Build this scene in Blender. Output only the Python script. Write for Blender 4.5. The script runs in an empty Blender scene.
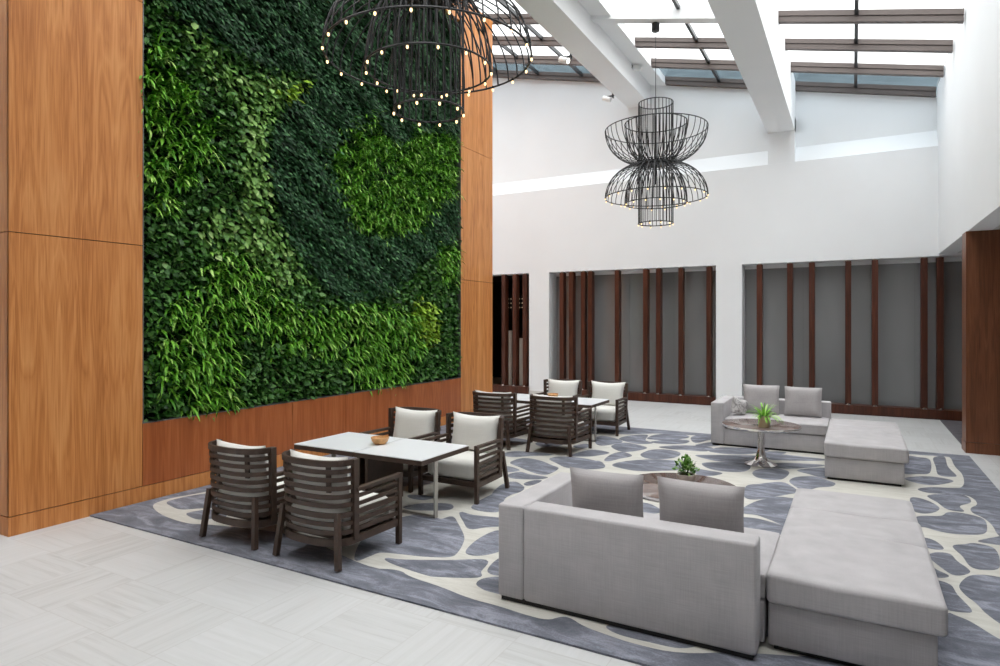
import bpy, bmesh, math, random
import numpy as np
from mathutils import Vector, Matrix
random.seed(7); RNG = np.random.default_rng(11)
PI = math.pi
C = bpy.context.scene.collection
SC = bpy.context.scene

# ------------------------------------------------------------------ materials
def new_mat(name):
    m = bpy.data.materials.new(name); m.use_nodes = True
    nt = m.node_tree; b = nt.nodes['Principled BSDF']
    return m, nt, b
def nd(nt, t, **kw):
    n = nt.nodes.new(t)
    for k, v in kw.items():
        if k in n.inputs: n.inputs[k].default_value = v
        else: setattr(n, k, v)
    return n
def rgb(r, g, b):
    f = lambda c: (c/255/12.92 if c/255 <= .04045 else ((c/255+.055)/1.055)**2.4)
    return (f(r), f(g), f(b), 1)
def coords(nt, scale=(1, 1, 1), kind='Object'):
    tc = nd(nt, 'ShaderNodeTexCoord'); mp = nd(nt, 'ShaderNodeMapping'); mp.inputs['Scale'].default_value = scale
    nt.links.new(tc.outputs[kind], mp.inputs['Vector']); return mp.outputs['Vector']
def ramp(nt, fac, stops):
    r = nd(nt, 'ShaderNodeValToRGB'); e = r.color_ramp.elements
    while len(e) < len(stops): e.new(.5)
    for el, (p, c) in zip(e, stops): el.position = p; el.color = c
    nt.links.new(fac, r.inputs['Fac']); return r.outputs['Color']
def mixc(nt, fac, a, b, mode='MIX'):
    m = nd(nt, 'ShaderNodeMix', data_type='RGBA', blend_type=mode)
    for s, v in ((m.inputs[0], fac), (m.inputs[6], a), (m.inputs[7], b)):
        if hasattr(v, 'is_output') or isinstance(v, bpy.types.NodeSocket): nt.links.new(v, s)
        else: s.default_value = v
    return m.outputs[2]
def math_(nt, op, a, b=None):
    m = nd(nt, 'ShaderNodeMath', operation=op)
    for i, v in enumerate((a, b)):
        if v is None: continue
        if isinstance(v, bpy.types.NodeSocket): nt.links.new(v, m.inputs[i])
        else: m.inputs[i].default_value = v
    return m.outputs[0]
def bump(nt, b, h, strength=.2, dist=.01):
    n = nd(nt, 'ShaderNodeBump', Strength=strength, Distance=dist)
    nt.links.new(h, n.inputs['Height']); nt.links.new(n.outputs[0], b.inputs['Normal'])

def plain(name, col, rough=.6, metal=0., var=.06, scale=6., spec=.5):
    m, nt, b = new_mat(name)
    n = nd(nt, 'ShaderNodeTexNoise', Scale=scale, Detail=4.)
    nt.links.new(coords(nt), n.inputs['Vector'])
    lo = tuple(max(0, c*(1-var)) for c in col[:3])+(1,); hi = tuple(min(1, c*(1+var)) for c in col[:3])+(1,)
    nt.links.new(ramp(nt, n.outputs['Fac'], [(.3, lo), (.7, hi)]), b.inputs['Base Color'])
    b.inputs['Roughness'].default_value = rough; b.inputs['Metallic'].default_value = metal
    b.inputs['Specular IOR Level'].default_value = spec
    return m

def fabric(name, col, weave=420., var=.1, soft=1.6):
    m, nt, b = new_mat(name)
    v = coords(nt)
    n = nd(nt, 'ShaderNodeTexNoise', Scale=soft, Detail=3.); nt.links.new(v, n.inputs['Vector'])
    v2 = coords(nt, (weave, weave, 14)); n2 = nd(nt, 'ShaderNodeTexNoise', Scale=.35, Detail=2.); nt.links.new(v2, n2.inputs['Vector'])
    v3 = coords(nt, (14, 14, weave)); n3 = nd(nt, 'ShaderNodeTexNoise', Scale=.35, Detail=2.); nt.links.new(v3, n3.inputs['Vector'])
    s = math_(nt, 'ADD', n2.outputs['Fac'], n3.outputs['Fac']); s = math_(nt, 'MULTIPLY', s, .5)
    s2 = math_(nt, 'ADD', math_(nt, 'MULTIPLY', s, .6), math_(nt, 'MULTIPLY', n.outputs['Fac'], .4))
    lo = tuple(c*(1-var) for c in col[:3])+(1,); hi = tuple(min(1, c*(1+var)) for c in col[:3])+(1,)
    nt.links.new(ramp(nt, s2, [(.35, lo), (.65, hi)]), b.inputs['Base Color'])
    b.inputs['Roughness'].default_value = .95; b.inputs['Specular IOR Level'].default_value = .15
    b.inputs['Sheen Weight'].default_value = .15
    bump(nt, b, s, .35, .004)
    return m

def wood(name, dark, mid, light, flitch=.27, rough=.38, fine=1.):
    m, nt, b = new_mat(name)
    tc = nd(nt, 'ShaderNodeTexCoord'); sp = nd(nt, 'ShaderNodeSeparateXYZ'); nt.links.new(tc.outputs['Object'], sp.inputs[0])
    u = math_(nt, 'ADD', sp.outputs[0], sp.outputs[1])
    fl = math_(nt, 'FLOOR', math_(nt, 'DIVIDE', u, flitch))
    wn = nd(nt, 'ShaderNodeTexWhiteNoise', noise_dimensions='1D'); nt.links.new(math_(nt, 'FLOOR', math_(nt, 'DIVIDE', u, flitch*4)), wn.inputs['W'])
    # mirrored veneer leaves: coordinate folds at every leaf edge
    fold = math_(nt, 'PINGPONG', u, flitch)
    cb = nd(nt, 'ShaderNodeCombineXYZ'); nt.links.new(math_(nt, 'MULTIPLY', fold, 7.), cb.inputs[0]); nt.links.new(math_(nt, 'MULTIPLY', sp.outputs[2], .55), cb.inputs[2])
    nt.links.new(math_(nt, 'MULTIPLY', wn.outputs[0], 9.), cb.inputs[1])
    n1 = nd(nt, 'ShaderNodeTexNoise', Scale=1.1, Detail=3., Distortion=.6); nt.links.new(cb.outputs[0], n1.inputs['Vector'])
    rings = math_(nt, 'FRACT', math_(nt, 'MULTIPLY', n1.outputs['Fac'], 9.))
    rings = math_(nt, 'PINGPONG', math_(nt, 'MULTIPLY', n1.outputs['Fac'], 9.), 1.)
    cb2 = nd(nt, 'ShaderNodeCombineXYZ'); nt.links.new(math_(nt, 'MULTIPLY', u, 110.*fine), cb2.inputs[0]); nt.links.new(math_(nt, 'MULTIPLY', sp.outputs[2], 2.2), cb2.inputs[2])
    n2 = nd(nt, 'ShaderNodeTexNoise', Scale=1., Detail=4.); nt.links.new(cb2.outputs[0], n2.inputs['Vector'])
    cb3 = nd(nt, 'ShaderNodeCombineXYZ'); nt.links.new(math_(nt, 'MULTIPLY', u, 5.), cb3.inputs[0]); nt.links.new(math_(nt, 'MULTIPLY', sp.outputs[2], .15), cb3.inputs[2])
    n3 = nd(nt, 'ShaderNodeTexNoise', Scale=1., Detail=2.); nt.links.new(cb3.outputs[0], n3.inputs['Vector'])
    f = math_(nt, 'ADD', math_(nt, 'MULTIPLY', rings, .16), math_(nt, 'MULTIPLY', n2.outputs['Fac'], .44))
    f = math_(nt, 'ADD', f, math_(nt, 'MULTIPLY', n3.outputs['Fac'], .40))
    nt.links.new(ramp(nt, f, [(.28, dark), (.5, mid), (.74, light)]), b.inputs['Base Color'])
    b.inputs['Roughness'].default_value = rough; b.inputs['Specular IOR Level'].default_value = .35
    bump(nt, b, n2.outputs['Fac'], .04, .002)
    return m

M = {}
M['white'] = plain('white_plaster', (.84, .85, .86, 1), .75, var=.012, scale=1.2, spec=.2)
M['beam'] = plain('white_beam_paint', (.85, .855, .86, 1), .7, var=.01, scale=1.5, spec=.2)
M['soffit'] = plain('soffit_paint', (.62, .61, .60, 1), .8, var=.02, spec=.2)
M['walnut'] = wood('warm_wood_veneer', rgb(164, 96, 46), rgb(203, 133, 74), rgb(226, 163, 104))
M['apron'] = wood('reddish_wood_veneer', rgb(142, 74, 36), rgb(170, 94, 50), rgb(190, 116, 70))
M['darkwood'] = wood('dark_wood_veneer', rgb(84, 48, 28), rgb(112, 68, 44), rgb(136, 88, 60), flitch=.4)
M['finwood'] = wood('dark_red_fin_wood', rgb(52, 26, 17), rgb(76, 40, 27), rgb(98, 56, 40), flitch=3.)
M['chairwood'] = plain('dark_brown_stained_wood', rgb(66, 49, 39), .5, var=.18, scale=14)
M['cream'] = fabric('cream_chair_fabric', rgb(226, 224, 218), var=.05)
M['sofa'] = fabric('light_grey_sofa_fabric', rgb(178, 174, 175), var=.12, soft=5.)
M['pillow'] = fabric('grey_pillow_fabric', rgb(170, 165, 165), var=.12, soft=5.)
M['plinth'] = plain('black_plinth', (.012, .01, .01, 1), .6)
M['groove'] = plain('groove_black', (.02, .012, .008, 1), .8)
M['tabletop'] = plain('white_table_top', rgb(226, 228, 230), .32, var=.01, scale=3)
M['steel'] = plain('brushed_steel', (.42, .40, .38, 1), .35, 1., var=.05, scale=30)
M['chrome'] = plain('polished_chrome', (.75, .73, .72, 1), .08, 1., var=.01)
M['bowl'] = plain('turned_wood_bowl', rgb(196, 146, 92), .45, var=.2, scale=25)
M['brown_top'] = plain('taupe_stone_table_top', rgb(116, 100, 94), .08, var=.12, scale=8)
M['black_wire'] = plain('blackened_steel_wire', (.026, .025, .026, 1), .42, .2, var=.1)
M['rafter'] = plain('dark_bronze_frame', rgb(98, 88, 84), .6, var=.05)
M['trimmetal'] = plain('grey_metal_edge', rgb(120, 122, 122), .4, .6)
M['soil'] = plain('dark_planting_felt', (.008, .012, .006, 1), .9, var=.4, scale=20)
M['pot_white'] = plain('off_white_ceramic', rgb(214, 208, 200), .4, var=.03)
M['pot_tan'] = plain('tan_ceramic', rgb(186, 166, 134), .4, var=.06)
M['dirt'] = plain('potting_soil', rgb(50, 60, 26), .95, var=.4, scale=60)
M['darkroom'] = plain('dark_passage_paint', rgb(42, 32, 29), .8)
M['palepanel'] = plain('pale_panel', rgb(178, 170, 160), .6, var=.03)
M['spotwhite'] = plain('white_spot_housing', (.8, .8, .79, 1), .4)
M['dark_metal'] = plain('dark_metal', (.03, .03, .032, 1), .4, .5)
M['sky_block'] = plain('blue_grey_sky_block', (.30, .36, .385, 1), .8, var=.15, scale=1.)  # for the screen added outside the end glazing
M['basebrd'] = plain('pale_stone_base', rgb(206, 204, 200), .5)

def emis(name, col, s):
    m, nt, b = new_mat(name)
    n = nd(nt, 'ShaderNodeTexNoise', Scale=3.); nt.links.new(coords(nt), n.inputs['Vector'])
    b.inputs['Base Color'].default_value = col
    nt.links.new(ramp(nt, n.outputs['Fac'], [(.2, col), (.8, tuple(min(1, c*1.05) for c in col[:3])+(1,))]), b.inputs['Emission Color'])
    b.inputs['Emission Strength'].default_value = s
    return m
M['bulb'] = emis('warm_bulb_glow', (1, .68, .33, 1), 1.1)
M['smallbulb'] = emis('dim_warm_bulb', (1, .75, .5, 1), .12)
M['spotglow'] = emis('spot_glow', (1, .93, .82, 1), 5.)

def m_glass_roof(name='skylight_glazing', ca=(.96, .93, .91, 1), cb=(1, .985, .97, 1)):
    m, nt, b = new_mat(name)
    out = nt.nodes['Material Output']; nt.nodes.remove(b)
    tr = nd(nt, 'ShaderNodeBsdfTransparent')
    n = nd(nt, 'ShaderNodeTexNoise', Scale=.8, Detail=5., Distortion=1.5); nt.links.new(coords(nt, (1, 2.5, 1)), n.inputs['Vector'])
    nt.links.new(ramp(nt, n.outputs['Fac'], [(.35, ca), (.65, cb)]), tr.inputs['Color'])
    gl = nd(nt, 'ShaderNodeBsdfGlossy', Roughness=.1)
    mx = nd(nt, 'ShaderNodeMixShader'); fr = nd(nt, 'ShaderNodeLayerWeight'); nt.links.new(math_(nt, 'ADD', math_(nt, 'MULTIPLY', math_(nt, 'POWER', fr.outputs['Facing'], 5.), .6), .02), mx.inputs[0])
    nt.links.new(tr.outputs[0], mx.inputs[1]); nt.links.new(gl.outputs[0], mx.inputs[2]); nt.links.new(mx.outputs[0], out.inputs[0])
    return m
M['roofglass'] = m_glass_roof()
M['tintglass'] = m_glass_roof('tinted_glazing', (.60, .62, .63, 1), (.68, .70, .71, 1))

def m_frost():
    m, nt, b = new_mat('grey_frosted_glass')
    n = nd(nt, 'ShaderNodeTexNoise', Scale=1.2, Detail=2.); nt.links.new(coords(nt, (1, 1, .3)), n.inputs['Vector'])
    nt.links.new(ramp(nt, n.outputs['Fac'], [(.3, rgb(132, 132, 133)), (.7, rgb(146, 146, 147))]), b.inputs['Base Color'])
    b.inputs['Roughness'].default_value = .16; b.inputs['Specular IOR Level'].default_value = .8
    return m
M['frost'] = m_frost()

def m_floor():
    m, nt, b = new_mat('striated_stone_tiles')
    T = .6
    tc = nd(nt, 'ShaderNodeTexCoord'); sp = nd(nt, 'ShaderNodeSeparateXYZ'); nt.links.new(tc.outputs['Object'], sp.inputs[0])
    x = math_(nt, 'ADD', sp.outputs[0], 30.05); y = math_(nt, 'ADD', sp.outputs[1], 30.11)
    ix = math_(nt, 'FLOOR', math_(nt, 'DIVIDE', x, T)); iy = math_(nt, 'FLOOR', math_(nt, 'DIVIDE', y, T))
    par = math_(nt, 'MODULO', math_(nt, 'ADD', ix, iy), 2.)
    cbi = nd(nt, 'ShaderNodeCombineXYZ'); nt.links.new(ix, cbi.inputs[0]); nt.links.new(iy, cbi.inputs[1])
    wn = nd(nt, 'ShaderNodeTexWhiteNoise', noise_dimensions='2D'); nt.links.new(cbi.outputs[0], wn.inputs['Vector'])
    rnd = wn.outputs['Value']
    def streak(sx, sy):
        cb = nd(nt, 'ShaderNodeCombineXYZ')
        nt.links.new(math_(nt, 'MULTIPLY', x, sx), cb.inputs[0]); nt.links.new(math_(nt, 'MULTIPLY', y, sy), cb.inputs[1])
        nt.links.new(math_(nt, 'MULTIPLY', rnd, 40.), cb.inputs[2])
        n = nd(nt, 'ShaderNodeTexNoise', Scale=1., Detail=5., Roughness=.65, Distortion=.5); nt.links.new(cb.outputs[0], n.inputs['Vector'])
        return n.outputs['Fac']
    a = streak(1.1, 22.); c = streak(22., 1.1)
    mx = nd(nt, 'ShaderNodeMix', data_type='FLOAT')
    nt.links.new(par, mx.inputs[0]); nt.links.new(a, mx.inputs[2]); nt.links.new(c, mx.inputs[3])
    s = mx.outputs[0]
    f = math_(nt, 'ADD', math_(nt, 'MULTIPLY', s, .85), math_(nt, 'MULTIPLY', rnd, .15))
    col = ramp(nt, f, [(.25, rgb(180, 179, 177)), (.45, rgb(196, 196, 195)), (.7, rgb(203, 203, 203))])
    # joints
    fx = math_(nt, 'PINGPONG', x, T/2); fy = math_(nt, 'PINGPONG', y, T/2)
    d = math_(nt, 'MINIMUM', math_(nt, 'PINGPONG', math_(nt, 'ADD', x, 0.), T), math_(nt, 'PINGPONG', y, T))
    px = math_(nt, 'MODULO', x, T); py = math_(nt, 'MODULO', y, T)
    ex = math_(nt, 'MINIMUM', px, math_(nt, 'SUBTRACT', T, px)); ey = math_(nt, 'MINIMUM', py, math_(nt, 'SUBTRACT', T, py))
    e = math_(nt, 'MINIMUM', ex, ey)
    j = math_(nt, 'LESS_THAN', e, .0035)
    col = mixc(nt, math_(nt, 'MULTIPLY', j, .3), col, rgb(168, 163, 158))
    nt.links.new(col, b.inputs['Base Color'])
    b.inputs['Roughness'].default_value = .42; b.inputs['Specular IOR Level'].default_value = .35
    return m
M['floor'] = m_floor()

def m_rug(name, stops, sc=(1.3, 3.6, 1), grain=True):
    m, nt, b = new_mat(name)
    n = nd(nt, 'ShaderNodeTexNoise', Scale=1.7, Detail=7., Roughness=.68, Distortion=.9); nt.links.new(coords(nt, sc), n.inputs['Vector'])
    n2 = nd(nt, 'ShaderNodeTexNoise', Scale=90., Detail=2.); nt.links.new(coords(nt), n2.inputs['Vector'])
    f = math_(nt, 'ADD', math_(nt, 'MULTIPLY', n.outputs['Fac'], .85), math_(nt, 'MULTIPLY', n2.outputs['Fac'], .15))
    nt.links.new(ramp(nt, f, stops), b.inputs['Base Color'])
    b.inputs['Roughness'].default_value = .95; b.inputs['Specular IOR Level'].default_value = .1; b.inputs['Sheen Weight'].default_value = .2
    bump(nt, b, n2.outputs['Fac'], .3, .004)
    return m
M['rug_blue'] = m_rug('slate_blue_pile', [(.36, rgb(84, 87, 96)), (.5, rgb(110, 112, 122)), (.63, rgb(150, 152, 164))])
M['rug_cream'] = m_rug('cream_pile', [(.3, rgb(182, 178, 169)), (.6, rgb(201, 198, 190))], (1.5, 9, 1))
M['rug_dark'] = m_rug('charcoal_pile', [(.35, rgb(52, 49, 52)), (.5, rgb(92, 88, 94)), (.62, rgb(60, 57, 62))], (2.2, 6, 1))

def m_leaf(name, cols, rough=.45, trans=.25):
    m, nt, b = new_mat(name)
    at = nd(nt, 'ShaderNodeAttribute', attribute_name='tone')
    n = nd(nt, 'ShaderNodeTexNoise', Scale=14., Detail=2.); nt.links.new(coords(nt), n.inputs['Vector'])
    f = math_(nt, 'ADD', math_(nt, 'MULTIPLY', at.outputs['Fac'], .8), math_(nt, 'MULTIPLY', n.outputs['Fac'], .2))
    col = ramp(nt, f, [(.1+.8*i/(len(cols)-1), c) for i, c in enumerate(cols)])
    nt.links.new(col, b.inputs['Base Color']); b.inputs['Roughness'].default_value = rough
    b.inputs['Specular IOR Level'].default_value = .28
    return m
M['ivy'] = m_leaf('dark_ivy_leaf', [rgb(14, 42, 20), rgb(28, 66, 34), rgb(48, 94, 52), rgb(96, 144, 92)], .62)
M['grass'] = m_leaf('bright_blade_leaf', [rgb(34, 84, 16), rgb(76, 140, 32), rgb(126, 188, 60), rgb(188, 224, 124)])
M['heart'] = m_leaf('pale_heart_leaf', [rgb(50, 92, 34), rgb(90, 136, 58), rgb(132, 174, 88), rgb(176, 204, 132)])
M['oval'] = m_leaf('mid_green_leaf', [rgb(20, 52, 14), rgb(46, 90, 30), rgb(78, 128, 54), rgb(136, 174, 108)])
M['yellowleaf'] = m_leaf('yellow_green_leaf', [rgb(104, 150, 40), rgb(150, 186, 56), rgb(186, 210, 84)])
M['roller'] = None
def m_pattern():
    m, nt, b = new_mat('mottled_satin')
    n = nd(nt, 'ShaderNodeTexNoise', Scale=9., Detail=3., Distortion=2.); nt.links.new(coords(nt), n.inputs['Vector'])
    nt.links.new(ramp(nt, n.outputs['Fac'], [(.35, rgb(118, 114, 114)), (.5, rgb(196, 192, 190)), (.65, rgb(140, 136, 136))]), b.inputs['Base Color'])
    b.inputs['Roughness'].default_value = .5
    return m
M['satin'] = m_pattern()

# ------------------------------------------------------------------ mesh helpers
class MB:
    def __init__(s): s.v = []; s.f = []; s.m = []; s.sm = []
    def add(s, vs, fs, mi=0, smooth=False):
        o = len(s.v); s.v += [tuple(v) for v in vs]; s.f += [tuple(i+o for i in f) for f in fs]
        s.m += [mi]*len(fs); s.sm += [smooth]*len(fs); return s
    def box(s, x0, x1, y0, y1, z0, z1, mi=0, R=None):
        vs = [(x, y, z) for z in (z0, z1) for y in (y0, y1) for x in (x0, x1)]
        if R is not None: vs = [R @ Vector(v) for v in vs]
        return s.add(vs, [(0, 2, 3, 1), (4, 5, 7, 6), (0, 1, 5, 4), (2, 6, 7, 3), (0, 4, 6, 2), (1, 3, 7, 5)], mi)
    def bar(s, a, b, w, h, mi=0, up=(0, 0, 1)):       # box beam from a to b
        a = Vector(a); b = Vector(b); d = (b-a).normalized(); u = Vector(up)
        sx = d.cross(u)
        if sx.length < 1e-4: sx = d.cross(Vector((1, 0, 0)))
        sx.normalize(); uz = sx.cross(d).normalized()
        vs = []
        for p in (a, b):
            for i, j in ((-1, -1), (1, -1), (1, 1), (-1, 1)): vs.append(p+sx*w/2*i+uz*h/2*j)
        return s.add(vs, [(0, 1, 2, 3), (7, 6, 5, 4), (0, 4, 5, 1), (1, 5, 6, 2), (2, 6, 7, 3), (3, 7, 4, 0)], mi)
    def sweep(s, pts, th, h, mi=0, closed=False):     # flat slat following pts (3D), standing on edge
        n = len(pts); vs = []
        for i, p in enumerate(pts):
            a = Vector(pts[max(0, i-1)]) if not closed else Vector(pts[i-1])
            b = Vector(pts[min(n-1, i+1)]) if not closed else Vector(pts[(i+1) % n])
            t = (b-a); t.z = 0; t.normalize(); nn = Vector((t.y, -t.x, 0)); p = Vector(p)
            vs += [p-nn*th/2-Vector((0, 0, h/2)), p+nn*th/2-Vector((0, 0, h/2)), p+nn*th/2+Vector((0, 0, h/2)), p-nn*th/2+Vector((0, 0, h/2))]
        fs = []
        for i in range(n if closed else n-1):
            a = i*4; b = ((i+1) % n)*4
            fs += [(a+k, a+(k+1) % 4, b+(k+1) % 4, b+k) for k in range(4)]
        if not closed: fs += [(3, 2, 1, 0), ((n-1)*4, (n-1)*4+1, (n-1)*4+2, (n-1)*4+3)]
        return s.add(vs, fs, mi)
    def tube(s, pts, r, n=6, mi=0, closed=False):
        pts = [Vector(p) for p in pts]; L = len(pts); vs = []; up = None
        for i, p in enumerate(pts):
            a = pts[i-1] if (i > 0 or closed) else p; b = pts[(i+1) % L] if (i < L-1 or closed) else p
            t = (b-a).normalized()
            if up is None: up = t.orthogonal().normalized()
            up = (up-t*up.dot(t)); up = up.normalized() if up.length > 1e-6 else t.orthogonal().normalized()
            w = t.cross(up)
            for k in range(n):
                q = 2*PI*k/n; vs.append(p+up*r*math.cos(q)+w*r*math.sin(q))
        fs = []
        for i in range(L if closed else L-1):
            a = i*n; b = ((i+1) % L)*n
            fs += [(a+k, a+(k+1) % n, b+(k+1) % n, b+k) for k in range(n)]
        if not closed: fs += [tuple(range(n))[::-1], tuple((L-1)*n+k for k in range(n))]
        return s.add(vs, fs, mi, True)
    def lathe(s, prof, n=32, mi=0, c=(0, 0, 0), smooth=True):
        vs = []; m = len(prof)
        for k in range(n):
            q = 2*PI*k/n
            vs += [(c[0]+r*math.cos(q), c[1]+r*math.sin(q), c[2]+z) for r, z in prof]
        fs = []
        for k in range(n):
            a = k*m; b = ((k+1) % n)*m
            for i in range(m-1): fs.append((a+i, b+i, b+i+1, a+i+1))
        if prof[0][0] > 1e-5: fs.append(tuple(k*m for k in range(n))[::-1])
        if prof[-1][0] > 1e-5: fs.append(tuple(k*m+m-1 for k in range(n)))
        return s.add(vs, fs, mi, smooth)
    def build(s, name, mats, parent=None, loc=None, bevel=0., seg=2, weld=False):
        me = bpy.data.meshes.new(name); me.from_pydata(s.v, [], s.f)
        for m in (mats if isinstance(mats, (list, tuple)) else [mats]): me.materials.append(m)
        me.polygons.foreach_set('material_index', s.m); me.polygons.foreach_set('use_smooth', s.sm)
        bm = bmesh.new(); bm.from_mesh(me)
        if weld: bmesh.ops.remove_doubles(bm, verts=bm.verts, dist=1e-5)
        bmesh.ops.recalc_face_normals(bm, faces=bm.faces); bm.to_mesh(me); bm.free(); me.update()
        if any(s.sm): me.set_sharp_from_angle(angle=math.radians(50))
        o = bpy.data.objects.new(name, me); C.objects.link(o)
        if parent: o.parent = parent
        if loc: o.location = loc
        if bevel:
            b = o.modifiers.new('edge', 'BEVEL'); b.width = bevel; b.segments = seg; b.limit_method = 'ANGLE'; b.angle_limit = math.radians(40)
            if seg > 2:
                for p in me.polygons: p.use_smooth = True
        return o

def empty(name, loc=(0, 0, 0), rz=0., label=None, cat=None, group=None):
    o = bpy.data.objects.new(name, None); C.objects.link(o); o.location = loc; o.rotation_euler = (0, 0, rz); o.empty_display_size = .1
    tag(o, label, cat, group); return o
def tag(o, label=None, cat=None, group=None, kind=None):
    if label: o['label'] = label
    if cat: o['category'] = cat
    if group: o['group'] = group
    if kind: o['kind'] = kind
    return o
def struct(o): o['kind'] = 'structure'; return o
KIDS = {}
def copy_tree(root, loc, rz, label, group=None):
    def cp(o, par):
        c = o.copy(); C.objects.link(c)
        if par: c.parent = par
        for ch in [x for x in bpy.data.objects if x.parent == o]: cp(ch, c)
        return c
    r = cp(root, None); r.location = loc; r.rotation_euler = (0, 0, rz)
    r['label'] = label
    if group: r['group'] = group
    return r

def cushion(w, d, h, r=.05, n=14, crown=.0, name='cushion', sag=0.):
    """soft box, centre bottom at origin: superellipsoid-edged block"""
    mb = MB(); bm = bmesh.new(); bmesh.ops.create_cube(bm, size=1.)
    bmesh.ops.subdivide_edges(bm, edges=bm.edges, cuts=n, use_grid_fill=True)
    for v in bm.verts:
        x, y, z = v.co.x*w, v.co.y*d, v.co.z*h
        ix = max(-w/2+r, min(w/2-r, x)); iy = max(-d/2+r, min(d/2-r, y)); iz = max(-h/2+r, min(h/2-r, z))
        q = Vector((x-ix, y-iy, z-iz))
        if q.length > 1e-6:
            q = q.normalized()*min(r, max(abs(q.x), abs(q.y), abs(q.z)))
        u, vv = v.co.x*2, v.co.y*2
        cz = crown*(1-u**4)*(1-vv**4)*(1 if z > 0 else -.3)
        v.co = Vector((ix, iy, iz))+q+Vector((0, 0, cz+h/2))
    me_v = [tuple(v.co) for v in bm.verts]; bm.verts.index_update(); me_f = [tuple(v.index for v in f.verts) for f in bm.faces]; bm.free()
    return mb.add(me_v, me_f, 0, True)

def pillow(w, h, t, n=18, ear=.045, lean=0., seed=0):
    """upright pillow in XZ plane, thickness along Y, bottom at z=0, peaked corners"""
    rr = random.Random(seed); ph = [rr.uniform(0, 6.28) for _ in range(4)]
    vs = []; fs = []
    for side in (1, -1):
        for i in range(n+1):
            for j in range(n+1):
                u = -1+2*i/n; v = -1+2*j/n
                x = u*w/2*(1-ear*2*(1-v*v)*abs(u)**3/ (w/.6)); z = v*h/2*(1-ear*2.*(1-u*u)*(abs(v)**3)/(h/.5))
                th = t/2*max(0, (1-u**4))**.55*max(0, (1-v**4))**.55
                th *= 1+.06*math.sin(3*u+ph[0])*math.sin(2.3*v+ph[1])
                vs.append((x, side*th+lean*(z+h/2), z+h/2))
    m = (n+1)**2
    for s_ in range(2):
        for i in range(n):
            for j in range(n):
                a = s_*m+i*(n+1)+j; q = (a, a+1, a+n+2, a+n+1)
                fs.append(q if s_ == 0 else q[::-1])
    mb = MB(); mb.add(vs, fs, 0, True); return mb

def smooth_poly(p, it=3):
    p = [Vector((a[0], a[1])) for a in p]
    for _ in range(it):
        q = []
        for i in range(len(p)):
            a, b = p[i], p[(i+1) % len(p)]; q += [a*.75+b*.25, a*.25+b*.75]
        p = q
    return [(v.x, v.y) for v in p]
def grow(p, d):
    p = [Vector(a) for a in p]; A = sum(a.x*b.y-b.x*a.y for a, b in zip(p, p[1:]+p[:1])); sg = 1 if A > 0 else -1; out = []
    for i in range(len(p)):
        t = p[(i+1) % len(p)]-p[i-1]
        n = Vector((t.y, -t.x)); n = n.normalized()*sg if n.length > 1e-6 else Vector((0, 0)); out.append(tuple(p[i]+n*d))
    return out
def catmull(p, n=5):
    p = [Vector(a) for a in p]; L = len(p); out = []
    for i in range(L):
        a, b, c, d = p[i-1], p[i], p[(i+1) % L], p[(i+2) % L]
        for k in range(n):
            t = k/n
            v = .5*((2*b)+(c-a)*t+(2*a-5*b+4*c-d)*t*t+(3*b-a-3*c+d)*t**3); out.append((v.x, v.y))
    return out
def inside(poly, X, Y):
    r = np.zeros(X.shape, bool); n = len(poly)
    for i in range(n):
        x1, y1 = poly[i]; x2, y2 = poly[(i+1) % n]
        if y1 == y2: continue
        c = ((y1 > Y) != (y2 > Y)) & (X < (x2-x1)*(Y-y1)/(y2-y1)+x1)
        r ^= c
    return r

# ------------------------------------------------------------------ room
WX = -6.84; BY = 15.6; UY = 15.9; GY = 16.1; RX = 1.52
def roof_z(x): return 6.65-.227*(x-1.49)        # underside of the rafters

struct(MB().box(-13, 9, -5, 20, -.2, 0).build('floor', M['floor']))

# free-standing timber clad wall with the planting recess
w = MB()
YP = [2.9, 4.168, 10.65, 11.92]; ZS = [.18, 2.835, 5.515, roof_z(WX)-.02]; g = .004
AP = [4.168, 5.23, 6.3, 7.37, 8.45, 9.53, 10.65]
w.box(-9.4, WX-.32, 2.93, 11.9, 0, ZS[-1], 1)                       # core
for (a, b) in ((YP[0], YP[1]), (YP[2], YP[3])):
    w.box(-9.4 if a < 3 else WX-.33, WX-.02, a+.02, b-(.0 if a < 3 else .02), .0, ZS[-1], 1)
    for z0, z1 in zip(ZS, ZS[1:]):
        w.box(WX-.02, WX, a+(0 if a < 3 else g), b-(0 if a > 5 else g), z0+g, z1-g, 0)
        if a < 3: w.box(-9.4, WX-.0005, a, a+.02, z0+g, z1-g, 0)
        else: w.box(-9.4, WX-.0005, b-.02, b, z0+g, z1-g, 0)
        w.box(WX-.3, WX-.0005, (b-.02) if a < 3 else a, b-.0005 if a < 3 else a+.02, max(z0+g, .9), min(z1-g, 8.0), 0) if z1 > .9 else None
w.box(WX-.33, WX-.02, YP[1], YP[2], 0, .87, 1)
for a, b in zip(AP, AP[1:]): w.box(WX-.02, WX, a+.003, b-.003, .18+g, .872, 2)
w.box(WX-.33, WX, YP[1], YP[2], 8.0, ZS[-1], 0)
struct(w.build('wall_left', [M['walnut'], M['groove'], M['apron']]))
b = MB(); b.box(-9.4, WX+.003, YP[0]-.003, YP[3]+.003, 0, .176); struct(b.build('baseboard_left', M['walnut']))

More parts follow.
